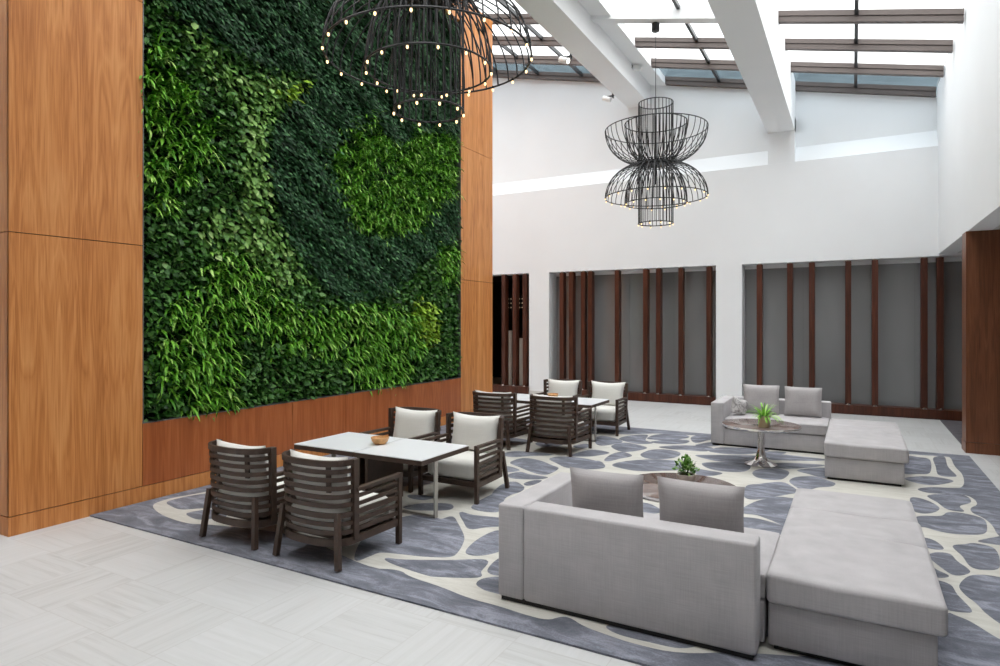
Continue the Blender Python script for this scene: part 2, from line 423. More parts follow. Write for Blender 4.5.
# back wall: lower part with three openings, sloped ledge, upper part, pilaster
w = MB()
OT = 3.33
OPN = [(-9.6, -7.79), (-7.19, -2.838), (-2.256, 2.35)]
xs = [-13, -9.6, -7.79, -7.19, -2.838, -2.256, 2.35, 9]
for a, b_ in ((-13, -9.6), (-7.79, -7.19), (-2.838, -2.256), (2.35, 9)): w.box(a, b_, BY, GY+.06, 0, OT)
w.box(-13, 9, BY, GY+.06, OT, 5.58)
w.add([(-13, BY, 5.58), (RX+.3, BY, 5.58), (RX+.3, UY, 5.97), (-13, UY, 5.97), (-13, GY+.06, 5.58), (RX+.3, GY+.06, 5.58), (RX+.3, GY+.06, 5.97), (-13, GY+.06, 5.97)],
      [(0, 1, 2, 3), (3, 2, 6, 7), (0, 4, 5, 1), (4, 7, 6, 5), (0, 3, 7, 4), (1, 5, 6, 2)])
x0, x1 = -13, RX+.3
w.add([(x0, UY, 5.97), (x1, UY, 5.97), (x1, UY, roof_z(x1)+.02), (x0, UY, roof_z(x0)+.02), (x0, GY+.06, 5.97), (x1, GY+.06, 5.97), (x1, GY+.06, roof_z(x1)+.02), (x0, GY+.06, roof_z(x0)+.02)],
      [(0, 1, 2, 3), (4, 7, 6, 5), (0, 4, 5, 1), (2, 6, 7, 3), (0, 3, 7, 4), (1, 5, 6, 2)])
w.box(-1.70, -1.14, BY, UY-.001, 5.581, 6.6)
struct(w.build('wall_back', M['white']))
b = MB(); b.box(-7.79, -7.19, BY-.012, BY, 0, .1); b.box(-2.838, -2.256, BY-.012, BY, 0, .1); struct(b.build('baseboard_back', M['basebrd']))

# right bulkhead, soffit, timber pier under it
w = MB()
w.add([(RX, -5, 3.37), (RX, UY, 3.37), (RX, UY, roof_z(RX)+.3), (RX, -5, roof_z(RX)+.3), (RX+.3, -5, 3.37), (RX+.3, UY, 3.37), (RX+.3, UY, roof_z(RX)+.3), (RX+.3, -5, roof_z(RX)+.3)],
      [(0, 1, 2, 3), (4, 7, 6, 5), (0, 4, 5, 1), (2, 6, 7, 3), (0, 3, 7, 4), (1, 5, 6, 2)])
struct(w.build('wall_right', M['white']))
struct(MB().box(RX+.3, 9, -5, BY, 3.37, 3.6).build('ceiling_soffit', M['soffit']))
w = MB(); w.box(1.50, 6.2, 11.85, 12.25, .17, 3.368); w.box(1.495, 6.2, 11.84, 12.26, 0, .165)
struct(w.build('wall_pier', M['darkwood']))
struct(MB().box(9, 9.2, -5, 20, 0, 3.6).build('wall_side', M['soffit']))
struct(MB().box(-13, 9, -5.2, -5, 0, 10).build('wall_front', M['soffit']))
struct(MB().box(-13.2, -13, -5, 20, 0, 10).build('wall_far_left', M['white']))
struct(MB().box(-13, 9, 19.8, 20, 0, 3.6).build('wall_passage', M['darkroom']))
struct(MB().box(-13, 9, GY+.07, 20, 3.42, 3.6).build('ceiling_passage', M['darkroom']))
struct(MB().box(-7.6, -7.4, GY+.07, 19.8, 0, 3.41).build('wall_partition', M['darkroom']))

# skylight: glazing, rafters along the slope, thin glazing bars, beams
GT = .19
def slab(x0, x1, y0, y1, dz0, dz1):
    return [(x, y, roof_z(x)+d) for d in (dz0, dz1) for y in (y0, y1) for x in (x0, x1)], [(0, 2, 3, 1), (4, 5, 7, 6), (0, 1, 5, 4), (2, 6, 7, 3), (0, 4, 6, 2), (1, 3, 7, 5)]
RY = [15.83-1.245*i for i in range(13)]
struct(MB().add(*slab(-13.1, RX+.02, -5, .3, GT, GT+.2)).build('ceiling_light_block', M['soffit']))  # unseen solid roof, added to cut light from behind the camera
ceil = struct(MB().add(*slab(-13.1, RX+.02, .3, RY[1], GT, GT+.012)).build('ceiling', M['roofglass']))
gl = MB().add(*slab(-13.1, RX+.02, RY[1], UY+.1, GT, GT+.012)).build('glazing_strip', M['tintglass'], ceil)
struct(MB().add(*slab(-13.1, 3, 16.55, 16.75, -.4, GT+.66)).build('wall_sky_block', M['sky_block']))  # added screen outside the glass: hides low sky, greys the end strip
for i, y in enumerate(RY):
    for a, b_ in ((-13.1, -5.08), (-4.09, -1.70), (-1.14, RX-.02)):
        if abs(y-12.1) < .1 and a == -4.09: continue
        m = MB(); m.add(*slab(a, b_, y-.055, y+.055, 0, .085)); m.add(*slab(a, b_, y-.045, y+.045, .085, .1)); m.add(*slab(a, b_, y-.07, y+.055, .1, GT))
        m.build('rafter', M['rafter'], ceil)
for x in (-8.9, -7.6, -6.3, -2.8, .05):
    m = MB(); m.add(*slab(x-.03, x+.03, .3, UY, .1, GT)); m.build('glazing_bar', M['dark_metal'], ceil)
def beam(xa, xb, zb, y0=-5, y1=UY+.02):
    m = MB(); m.add([(x, y, z) for z in (0, 1) for y in (y0, y1) for x in (xa, xb)], [(0, 2, 3, 1), (4, 5, 7, 6), (0, 1, 5, 4), (2, 6, 7, 3), (0, 4, 6, 2), (1, 3, 7, 5)])
    m.v = [(x, y, zb if z == 0 else roof_z(x)+GT-.005) for x, y, z in m.v]
    return struct(m.build('beam', M['beam']))
beam(-5.08, -4.5, 7.51); beam(-1.70, -1.14, 6.29)
struct(MB().add(*slab(-4.499, -4.09, -5, UY, -.004, GT-.006)).build('trim_1', M['beam']))
for y in (11.84, 4.78):
    m = MB(); m.add(*slab(-4.5, -1.70, y-.12, y+.1, -.07, GT-.008)); struct(m.build('beam', M['beam']))

# ------------------------------------------------------------------ windows and fin screens
w1 = struct(MB().box(-7.19, -2.838, GY, GY+.03, .1, OT).build('window_1', M['frost']))
for x0, x1, n in ((-7.19, -2.838, 'trim_2'), (-2.256, 2.35, 'trim_3')): struct(MB().box(x0, x1, GY-.03, GY-.001, OT-.085, OT-.001).build(n, M['beam']))
w2 = struct(MB().box(-2.256, 2.35, GY, GY+.03, .1, OT).build('window_2', M['frost']))
for par, xs_ in ((w1, (-6.62, -5.1, -3.95)), (w2, (-1.0, .35, 1.15))):
    for x in xs_:
        MB().box(x-.004, x+.004, GY-.004, GY, .1, OT).build('pane_joint', M['trimmetal'], par)
def bracket(m, x):
    m.box(x-.022, x+.022, BY-.07, BY-.02, .205, .25); m.box(x-.05, x+.05, BY-.075, BY-.055, .2, .235)
def screen(name, x0, x1, fins, label, rail_x1=None):
    t = empty(name, ((x0+x1)/2, BY, 0), 0, label, 'screen'); cx = (x0+x1)/2
    m = MB(); m.box(x0-cx+.006, x1-cx-.006, -.05, .24, .03, .2); m.box(x0-cx+.006, x1-cx-.006, -.03, .22, 0, .03); m.build('sill_rail', M['finwood'], t)
    for fx in fins:
        f = MB().box(fx-cx-.058, fx-cx+.058, .0, .2, .202, OT-.022).build('fin', M['finwood'], t, bevel=.006)
        m = MB(); x = fx-cx
        m.lathe([(.0, .0), (.028, .0), (.02, .03), (.0, .034)], 10, c=(x, -.022, .2)); m.box(x-.035, x+.035, -.04, -.005, .2, .215)
        m.build('bracket', M['chrome'], f)
        MB().box(x-.03, x+.03, .02, .17, OT-.0215, OT-.001).build('top_bracket', M['steel'], f)
    return t
GG = None
def colx(px): # across the far wall
    return px
screen('fin_screen', -7.19, -2.838, [-6.823, -6.552, -6.214, -6.016, -5.282, -4.544, -4.217, -3.668, -3.006], 'dark timber fin screen with close-set fins behind the far armchairs, between two white piers')
screen('fin_screen', -2.256, 2.35, [-1.881, -1.241, -0.797, -0.091, 0.408, 1.281, 1.552], 'dark timber fin screen with widely spaced fins behind the far grey sofa')
screen('fin_screen', -9.6, -7.79, [-8.598, -8.251, -7.932], 'narrow dark timber fin screen in the unlit opening beside the wood wall')
for x, z, h in ((-9.62, .4, 1.25), (-9.02, .35, 1.05), (-8.45, .35, 1.05)):
    pass
for i, (x, h, lab) in enumerate(((-9.09, 1.72, 'tall pale panel standing in the dark opening, nearest the wood wall'), (-8.70, 1.5, 'lower pale panel standing in the dark opening between two fins'), (-8.38, 1.5, 'pale panel standing in the dark opening next to the white pier'))):
    m = MB(); m.box(x-.14, x+.14, 16.75, 16.8, .05, h); o = m.build('pale_panel', M['palepanel'], bevel=.004)
    m2 = MB(); m2.box(x-.1, x+.1, 16.7, 16.85, 0, .05); m2.build('foot', M['dark_metal'], o); tag(o, lab, 'panel')
for i, (x, lab) in enumerate(((-9.14, 'small cluster lamp glowing in the dark opening, on the wood wall side'), (-8.76, 'small cluster lamp glowing in the dark opening, on the white pier side'))):
    t = empty('cluster_lamp', (x, 16.9, 2.55), 0, lab, 'lamp')
    m = MB(); m.tube([(0, 0, .3), (0, 0, .87)], .006); m.lathe([(0, .28), (.05, .28), (.05, .31), (0, .31)], 12); [m.tube([((k % 3-1)*.09, 0, (k//3-1)*.13+.02), (0, 0, .29)], .002, 4) for k in range(9)]; m.build('hanger', M['dark_metal'], t)
    for k in range(9):
        m = MB(); cx, cz = (k % 3-1)*.09, (k//3-1)*.13
        m.lathe([(0, -.022), (.02, 0), (0, .022)], 8, c=(cx, 0, cz)); m.build('bulb', M['smallbulb'], t)

# ------------------------------------------------------------------ rugs
CELLS = [[[-6.56,4.28],[-6.6,4.39],[-6.57,4.58],[-6.48,4.77],[-6.36,4.92],[-6.03,4.74],[-5.9,4.49],[-6.08,4.3],[-6.2,4.2],[-6.38,4.22]],[[-6.0,4.13],[-5.98,4.26],[-5.91,4.33],[-5.81,4.42],[-5.58,4.25],[-5.65,4.13],[-5.76,4.07]],[[-3.62,4.02],[-3.87,4.38],[-4.0,4.78],[-3.98,5.11],[-3.84,5.3],[-3.62,5.25],[-3.56,5.37],[-3.4,5.22],[-3.16,4.95],[-3.06,4.78],[-2.98,4.57],[-2.98,4.45],[-3.16,4.36],[-3.36,4.31],[-3.55,4.25],[-3.58,4.12]],[[-3.41,4.16],[-3.27,4.2],[-2.94,4.37],[-2.67,4.53],[-2.59,4.31],[-2.55,4.2],[-2.81,4.07],[-2.93,4.05],[-3.28,4.1]],[[-3.56,5.54],[-3.4,5.52],[-3.11,5.58],[-2.96,5.62],[-2.93,5.43],[-3.1,5.26],[-3.2,5.15],[-3.35,5.29]],[[-2.91,4.63],[-2.97,4.88],[-2.97,5.13],[-2.92,5.23],[-2.75,5.09],[-2.67,4.83],[-2.72,4.66],[-2.82,4.58]],[[-2.54,4.37],[-2.58,4.57],[-2.55,4.66],[-2.42,4.54],[-2.38,4.36],[-2.46,4.31]],[[-3.52,5.72],[-3.59,5.9],[-3.61,6.19],[-3.61,6.62],[-3.7,6.9],[-3.47,6.78],[-3.41,6.58],[-3.42,6.23],[-3.24,5.81],[-3.32,5.7]],[[-4.19,5.43],[-4.08,5.62],[-3.83,5.73],[-3.72,5.57],[-3.93,5.42],[-4.11,5.37]],[[-4.42,5.81],[-4.16,5.88],[-4.16,5.74],[-4.33,5.72]],[[-2.48,4.1],[-2.48,4.2],[-2.37,4.29],[-2.22,4.21],[-2.19,4.05],[-2.33,4.03],[-2.41,4.05]],[[-1.39,3.93],[-1.33,3.99],[-1.14,4.05],[-0.85,4.01],[-0.92,3.9],[-1.1,3.88],[-1.29,3.88]],[[-4.2,7.84],[-4.18,8.17],[-3.93,8.16],[-3.63,7.96],[-3.48,7.83],[-3.47,7.46],[-3.64,7.46],[-3.96,7.66]],[[-4.58,8.26],[-4.5,8.55],[-4.14,8.63],[-3.89,8.59],[-4.14,8.39],[-4.36,8.18]],[[-3.82,8.33],[-3.73,8.56],[-3.42,8.59],[-3.1,8.46],[-2.96,8.18],[-3.11,7.99],[-3.38,7.94],[-3.61,8.12]],[[-4.16,7.55],[-4.1,7.61],[-3.9,7.5],[-3.93,7.37],[-4.02,7.34]],[[-3.89,7.22],[-3.83,7.4],[-3.67,7.35],[-3.4,7.32],[-3.49,7.16],[-3.76,7.07]],[[-3.51,6.92],[-3.48,7.09],[-3.4,7.14],[-3.39,6.95],[-3.44,6.84]],[[-3.59,6.27],[-3.72,6.72],[-3.65,6.92],[-3.42,6.69],[-3.42,6.43]],[[-3.64,8.67],[-3.6,9.06],[-3.48,9.25],[-3.22,9.14],[-3.33,8.84],[-3.46,8.71]],[[-3.71,9.89],[-3.84,10.36],[-3.64,10.39],[-3.33,10.1],[-3.42,9.76],[-3.54,9.62]],[[-3.88,9.37],[-3.78,9.63],[-3.65,9.43],[-3.73,9.25]],[[-3.35,9.66],[-3.25,10.03],[-2.84,9.81],[-2.94,9.43],[-3.1,9.34]],[[-3.11,8.68],[-3.14,9.06],[-3.06,9.3],[-2.86,9.1],[-2.96,8.81],[-3.04,8.58]],[[-2.76,9.28],[-2.71,9.68],[-2.5,9.8],[-2.29,9.66],[-2.27,9.32],[-2.43,9.08],[-2.62,9.06]],[[-2.9,8.41],[-2.83,8.67],[-2.55,8.98],[-2.17,9.09],[-1.98,8.98],[-1.98,8.62],[-2.24,8.38],[-2.5,8.23],[-2.77,8.28]],[[-3.45,10.34],[-3.38,10.7],[-3.15,10.91],[-3.04,10.41],[-2.86,10.22],[-3.03,10.05],[-3.26,10.14]],[[-3.05,10.64],[-3.0,11.02],[-2.7,11.28],[-2.48,11.12],[-2.5,10.87],[-2.73,10.59],[-2.97,10.53]],[[-2.9,10.31],[-2.71,10.62],[-2.47,10.76],[-2.37,10.64],[-2.43,10.38],[-2.69,10.24]],[[-2.67,9.97],[-2.36,10.28],[-1.95,10.31],[-1.97,9.97],[-2.28,9.92],[-2.48,9.88]],[[-2.39,10.93],[-2.38,11.25],[-2.16,11.41],[-2.01,11.14],[-2.12,10.93],[-2.24,10.59]],[[-3.18,8.52],[-3.09,8.47],[-3.01,8.3],[-2.98,8.11],[-3.07,8.17]],[[-2.2,10.41],[-2.03,10.75],[-1.87,10.63],[-1.93,10.45],[-2.09,10.34]],[[-1.91,10.0],[-1.82,10.38],[-1.4,10.54],[-1.14,10.56],[-1.35,10.1],[-1.64,9.94]],[[-2.02,9.57],[-1.88,9.71],[-1.33,9.98],[-1.08,9.94],[-1.27,9.56],[-1.64,9.35]],[[-1.83,9.08],[-1.71,9.24],[-1.34,9.44],[-1.23,9.19],[-1.27,8.87],[-1.48,8.76],[-1.69,8.83]],[[-1.84,8.7],[-1.68,8.69],[-1.5,8.63],[-1.61,8.41],[-1.76,8.41]],[[-1.14,8.87],[-1.09,9.11],[-0.92,9.25],[-0.78,9.2],[-0.74,9.01],[-0.8,8.65],[-0.97,8.58],[-1.08,8.66]],[[-1.11,8.11],[-0.99,8.28],[-0.87,8.43],[-0.74,8.5],[-0.57,8.17],[-0.55,8.12],[-0.69,7.91],[-0.94,7.56],[-1.06,7.6]],[[-1.01,7.13],[-0.92,7.47],[-0.77,7.74],[-0.64,7.79],[-0.52,7.72],[-0.5,7.18],[-0.53,6.72],[-0.72,6.85],[-0.86,6.95],[-1.0,6.95]],[[-1.01,6.74],[-0.96,6.79],[-0.84,6.81],[-0.67,6.74],[-0.56,6.66],[-0.56,6.48],[-0.72,6.31],[-0.95,6.35]],[[-0.68,8.65],[-0.62,8.88],[-0.44,9.02],[-0.28,8.87],[-0.2,8.76],[-0.24,8.58],[-0.37,8.46],[-0.5,8.24],[-0.63,8.45]],[[-0.64,9.28],[-0.49,9.51],[-0.34,9.62],[-0.2,9.48],[-0.06,9.19],[-0.28,8.98],[-0.47,9.12]],[[-1.05,9.84],[-0.95,10.24],[-0.75,10.27],[-0.36,10.23],[-0.35,10.15],[-0.69,9.94]],[[-1.0,9.53],[-0.81,9.7],[-0.41,9.81],[-0.37,9.74],[-0.65,9.42],[-0.93,9.29]],[[-1.18,10.31],[-1.04,10.47],[-0.89,10.46],[-1.01,10.13],[-1.12,9.96]],[[0.63,10.45],[0.7,11.04],[0.82,11.05],[0.95,10.92],[0.87,10.0],[0.73,9.84],[0.59,9.8]],[[1.02,11.01],[1.08,11.22],[1.16,11.24],[1.12,10.54],[1.15,10.03],[1.12,9.89],[0.98,9.9],[1.0,10.47]],[[0.6,9.52],[0.79,9.71],[0.96,9.73],[1.08,9.61],[0.93,9.35],[0.77,9.24],[0.61,9.37]],[[0.68,8.94],[0.81,9.11],[0.99,9.18],[1.17,9.27],[1.39,9.34],[1.36,9.15],[1.13,8.96],[0.92,8.86],[0.76,8.82]],[[0.75,8.65],[0.91,8.82],[1.1,8.88],[1.12,8.59],[0.99,8.34],[1.0,8.13],[0.88,8.14],[0.82,8.39]],[[0.58,8.47],[0.71,8.42],[0.79,8.17],[0.73,7.95],[0.62,7.84],[0.56,7.96]],[[0.58,7.68],[0.79,7.82],[0.87,8.0],[0.99,8.04],[1.13,7.92],[1.11,7.57],[1.05,7.36],[0.91,7.26],[0.75,7.24],[0.62,7.32],[0.56,7.36]],[[0.56,6.95],[0.64,6.9],[0.68,6.71],[0.6,6.66],[0.55,6.75]],[[0.57,6.42],[0.62,6.55],[0.71,6.58],[0.74,6.42],[0.8,6.2],[0.7,6.06],[0.64,6.17]],[[0.78,6.82],[0.88,6.93],[0.96,7.0],[1.07,6.91],[1.02,6.42],[0.9,6.3],[0.84,6.34],[0.82,6.57]],[[1.0,7.1],[1.14,7.28],[1.24,7.37],[1.24,7.17],[1.16,7.08],[1.05,7.07]],[[0.55,6.15],[0.58,6.1],[0.64,6.02],[0.61,5.96],[0.56,5.96]],[[0.71,5.83],[0.79,6.06],[0.88,6.15],[0.99,6.16],[1.08,6.09],[1.0,5.56],[0.9,5.2],[0.81,5.34],[0.77,5.52],[0.72,5.67]],[[0.55,5.84],[0.63,5.81],[0.65,5.63],[0.7,5.38],[0.66,5.32],[0.55,5.33],[0.54,5.6]],[[1.14,6.78],[1.21,7.0],[1.29,6.94],[1.22,6.49],[1.11,6.4]]]
OUTER = [[-6.57,4.84],[-6.62,4.62],[-6.7,4.4],[-6.67,4.22],[-6.6,4.13],[-6.44,4.05],[-6.18,3.97],[-5.86,3.93],[-5.65,3.94],[-5.53,4.01],[-4.5,4.25],[-3.41,3.92],[-3.17,4.03],[-3.01,3.95],[-2.7,3.92],[-2.4,3.85],[-2.15,3.85],[-1.94,3.82],[-1.77,3.82],[-1.72,3.91],[-1.67,3.94],[-1.53,3.86],[-1.37,3.83],[-1.17,3.8],[-0.9,3.82],[-0.6,4.02],[-0.1,4.2],[0.55,5.28],[0.62,5.22],[0.68,5.18],[0.8,4.96],[1.23,7.1],[1.17,7.39],[1.19,7.71],[1.15,7.98],[1.08,8.09],[1.08,8.31],[1.2,8.54],[1.16,8.92],[0.96,8.9],[0.99,9.18],[1.16,9.28],[1.25,10.08],[1.21,10.58],[1.25,11.29],[1.18,11.36],[0.75,11.23],[-0.5,11.3],[-1.8,11.2],[-2.18,11.53],[-2.51,11.26],[-3.03,11.14],[-3.19,11.02],[-3.56,10.68],[-4.4,10.9],[-5.2,11.0],[-5.9,10.7],[-6.2,9.9],[-6.1,8.8],[-6.35,7.8],[-6.2,6.8],[-6.4,5.8]]
HID = [[-5.2,5.5,0.5,0.3],[-5.7,6.3,0.35,0.4],[-4.9,6.4,0.35,0.35],[-4.4,6.9,0.3,0.3],[-5.5,7.3,0.45,0.35],[-4.7,7.6,0.35,0.28],[-5.9,8.1,0.25,0.35],[-5.2,8.3,0.38,0.32],[-5.8,9.1,0.25,0.4],[-5.0,9.2,0.4,0.35],[-4.3,9.4,0.22,0.3],[-5.5,10.0,0.4,0.3],[-4.6,10.1,0.35,0.3],[-5.0,10.7,0.4,0.16],[-4.1,8.0,0.2,0.25],[-4.2,10.6,0.3,0.12],[-1.6,4.6,0.42,0.25],[-0.7,4.5,0.3,0.3],[-1.9,5.2,0.2,0.35],[-1.1,5.2,0.4,0.22],[-0.1,4.9,0.25,0.3],[0.1,5.8,0.25,0.35],[-0.2,6.4,0.15,0.25],[-0.9,5.9,0.3,0.25],[-1.6,5.9,0.3,0.2],[-2.0,6.6,0.25,0.2],[-1.3,11.0,0.4,0.12],[-0.5,10.8,0.25,0.2],[-0.2,10.0,0.15,0.3],[0.2,10.7,0.3,0.2],[0.2,9.4,0.25,0.2],[1.1,5.1,0.3,0.3],[0.9,4.6,0.3,0.2]]
OUTER = [p for q in OUTER for p in ([q, [1.02, 4.72], [1.22, 5.2], [1.3, 6.2]] if q == [.8, 4.96] else [q])]
def rug():
    X0, X1, Y0, Y1 = WX+.006, 1.5, 3.61, 11.55
    mb = MB(); mb.box(X0, X1, Y0, Y1, .001, .014)
    out = smooth_poly([(min(p[0], 1.3), min(p[1], 11.3)) for p in OUTER], 2)
    def ngon(poly, z, mi):
        mb.add([(x, y, z) for x, y in poly], [tuple(range(len(poly)))], mi)
    ngon(out, .0146, 1)
    cells = [grow(catmull(c), .013) for c in CELLS]
    rr = random.Random(3); pts = np.array([p for c in cells for p in c])
    for cx, cy, a, b_ in HID:
        ok = None
        for k in range(8):
            s = 1-.1*k; ph = rr.uniform(0, 6.28)
            poly = [(cx+a*s*math.cos(q)*(1+.12*math.sin(3*q+ph)), cy+b_*s*math.sin(q)*(1+.12*math.cos(2*q+ph))) for q in [2*PI*i/22 for i in range(22)]]
            pa = np.array(poly); d = np.sqrt(((pa[:, None]-pts[None])**2).sum(2)).min()
            ins = inside(poly, pts[:, 0], pts[:, 1]).any()
            if d > .05 and not ins: ok = poly; break
        if ok: cells.append(ok); pts = np.vstack([pts, np.array(ok)])
    for i, c in enumerate(cells): ngon(c, .0149+.00002*i, 0)
    o = mb.build('rug', [M['rug_blue'], M['rug_cream']])
    me = o.data; bm = bmesh.new(); bm.from_mesh(me)
    for f in bm.faces:
        if f.normal.z < 0 and f.calc_center_median().z > .0143: f.normal_flip()
    bmesh.ops.triangulate(bm, faces=[f for f in bm.faces if len(f.verts) > 4]); bm.to_mesh(me); bm.free()
    tag(o, 'large slate blue area rug with cream river-stone lines under the seating', 'rug')
rug()
o = MB().box(1.535, 6, 12.3, 15.5, .001, .012).build('rug', M['rug_dark']); tag(o, 'dark charcoal patterned rug lying behind the dark wood pier', 'rug')

# ------------------------------------------------------------------ living wall
WALL = {"dark":[[4.14,6.19],[4.48,5.68],[4.82,5.52],[5.27,5.46],[5.78,5.42],[6.17,5.45],[6.67,5.61],[6.73,5.49],[6.22,4.99],[5.95,4.59],[5.86,4.26],[5.95,3.84],[6.12,3.28],[6.5,2.95],[6.85,2.56],[7.35,2.33],[7.98,2.35],[8.44,2.53],[8.9,2.74],[9.63,3.29],[10.84,3.73],[10.84,9.72]],"inner":[[8.15,5.33],[7.57,5.03],[7.18,4.74],[7.01,4.47],[7.18,4.15],[7.37,3.8],[7.46,3.55],[7.74,3.39],[8.44,3.41],[9.19,3.62],[9.53,3.85],[9.92,4.21],[10.84,4.7],[10.84,5.77],[9.22,5.46],[8.54,5.01]],"g1":[[4.17,5.11],[4.44,5.1],[4.61,4.89],[4.82,4.62],[5.13,4.34],[5.09,4.01],[4.82,3.75],[4.69,3.45],[4.56,3.2],[4.17,3.36]],"g3":[[5.33,2.93],[5.65,2.87],[5.88,2.61],[6.12,2.39],[6.44,2.12],[7.11,2.17],[7.9,2.3],[8.6,2.25],[9.19,2.13],[9.41,1.77],[9.5,1.51],[9.1,1.1],[8.6,0.86],[7.9,0.84],[7.51,0.96],[7.67,1.31],[7.11,1.43],[6.44,1.57],[6.17,1.54],[5.88,1.83],[5.5,1.92],[5.44,1.61],[5.33,1.27],[5.44,1.0],[5.19,0.9],[4.8,0.81],[4.64,1.08],[4.42,1.34],[4.38,1.73],[4.42,2.08],[4.64,2.22],[4.86,2.46],[4.99,2.76]],"g4":[[9.85,3.38],[10.69,3.53],[10.69,2.85],[10.19,2.74],[9.85,2.99]],"pale":[[4.78,5.54],[5.09,5.42],[5.27,5.21],[5.78,5.25],[6.17,5.38],[6.59,5.38],[6.0,4.84],[5.83,4.52],[5.9,4.19],[6.0,3.85],[6.0,3.37],[6.26,3.06],[6.61,2.61],[6.17,2.43],[5.78,2.79],[5.36,2.97],[5.07,2.82],[4.87,2.98],[5.05,3.42],[5.42,3.29],[5.47,3.75],[5.47,4.26],[5.47,4.65],[5.23,4.94],[4.95,5.09],[4.69,5.39]],"yellow":[[9.1,2.38],[9.82,2.35],[9.92,1.84],[9.72,1.56],[9.28,1.57]],"yellow2":[[6.08,5.07],[6.59,5.47],[6.67,5.35],[6.37,5.06]]}
def leaf_mesh(name, P, U, N, L, W, tone, mat, parent, fold=.25):
    """many leaves: P base, U tip direction, N face normal, L length, W half width"""
    S = np.cross(U, N); S /= np.linalg.norm(S, axis=1)[:, None]; N = np.cross(S, U)
    t = np.array([0, .28, .62, 1, .62, .28, .5]); s = np.array([0, -.9, -.75, 0, .75, .9, 0]); k = np.array([0, .25, .25, -.35, .25, .25, 0])
    V = P[:, None]+U[:, None]*(t[None, :, None]*L[:, None, None])+S[:, None]*(s[None, :, None]*W[:, None, None])+N[:, None]*(k[None, :, None]*fold*W[:, None, None]*1.3)
    n = len(P); tri = np.array([[0, 1, 6], [1, 2, 6], [2, 3, 6], [3, 4, 6], [4, 5, 6], [5, 0, 6]])
    F = (np.arange(n)[:, None, None]*7+tri[None]).reshape(-1, 3)
    return np_mesh(name, V.reshape(-1, 3), F, np.repeat(tone, 7), mat, parent)
def np_mesh(name, V, F, tone, mat, parent, smooth=False):
    me = bpy.data.meshes.new(name); me.vertices.add(len(V)); me.vertices.foreach_set('co', V.astype(np.float32).ravel())
    k = F.shape[1]; me.loops.add(F.size); me.loops.foreach_set('vertex_index', F.astype(np.int32).ravel())
    me.polygons.add(len(F)); me.polygons.foreach_set('loop_start', np.arange(0, F.size, k, dtype=np.int32)); me.polygons.foreach_set('loop_total', np.full(len(F), k, np.int32))
    me.update(calc_edges=True)
    at = me.attributes.new('tone', 'FLOAT', 'POINT'); at.data.foreach_set('value', tone.astype(np.float32))
    me.materials.append(mat); me.validate()
    o = bpy.data.objects.new(name, me); C.objects.link(o)
    if parent: o.parent = parent
    return o
def blades(name, P, D, L, W, tone, mat, parent, droop=1., seg=5):
    """arching blades: D start direction, gravity bends them down"""
    n = len(P); V = np.zeros((n, (seg+1)*2, 3)); p = P.copy(); d = D.copy()
    side = np.cross(D, np.tile([0., 0, 1], (n, 1))); side /= (np.linalg.norm(side, axis=1)[:, None]+1e-6)
    for i in range(seg+1):
        t = i/seg; wd = W*(np.sin(np.clip(t*.9+.1, 0, 1)*PI)**.6 if t < 1 else .05)
        V[:, 2*i] = p-side*wd[:, None]; V[:, 2*i+1] = p+side*wd[:, None]
        p = p+d*(L/seg)[:, None]; d = d+np.array([0, 0, -droop/seg*1.6]); d /= np.linalg.norm(d, axis=1)[:, None]
    q = np.array([[2*i, 2*i+1, 2*i+3, 2*i+2] for i in range(seg)])
    F = (np.arange(n)[:, None, None]*(2*(seg+1))+q[None]).reshape(-1, 4)
    return np_mesh(name, V.reshape(-1, 3), F, np.repeat(tone, 2*(seg+1)), mat, parent)
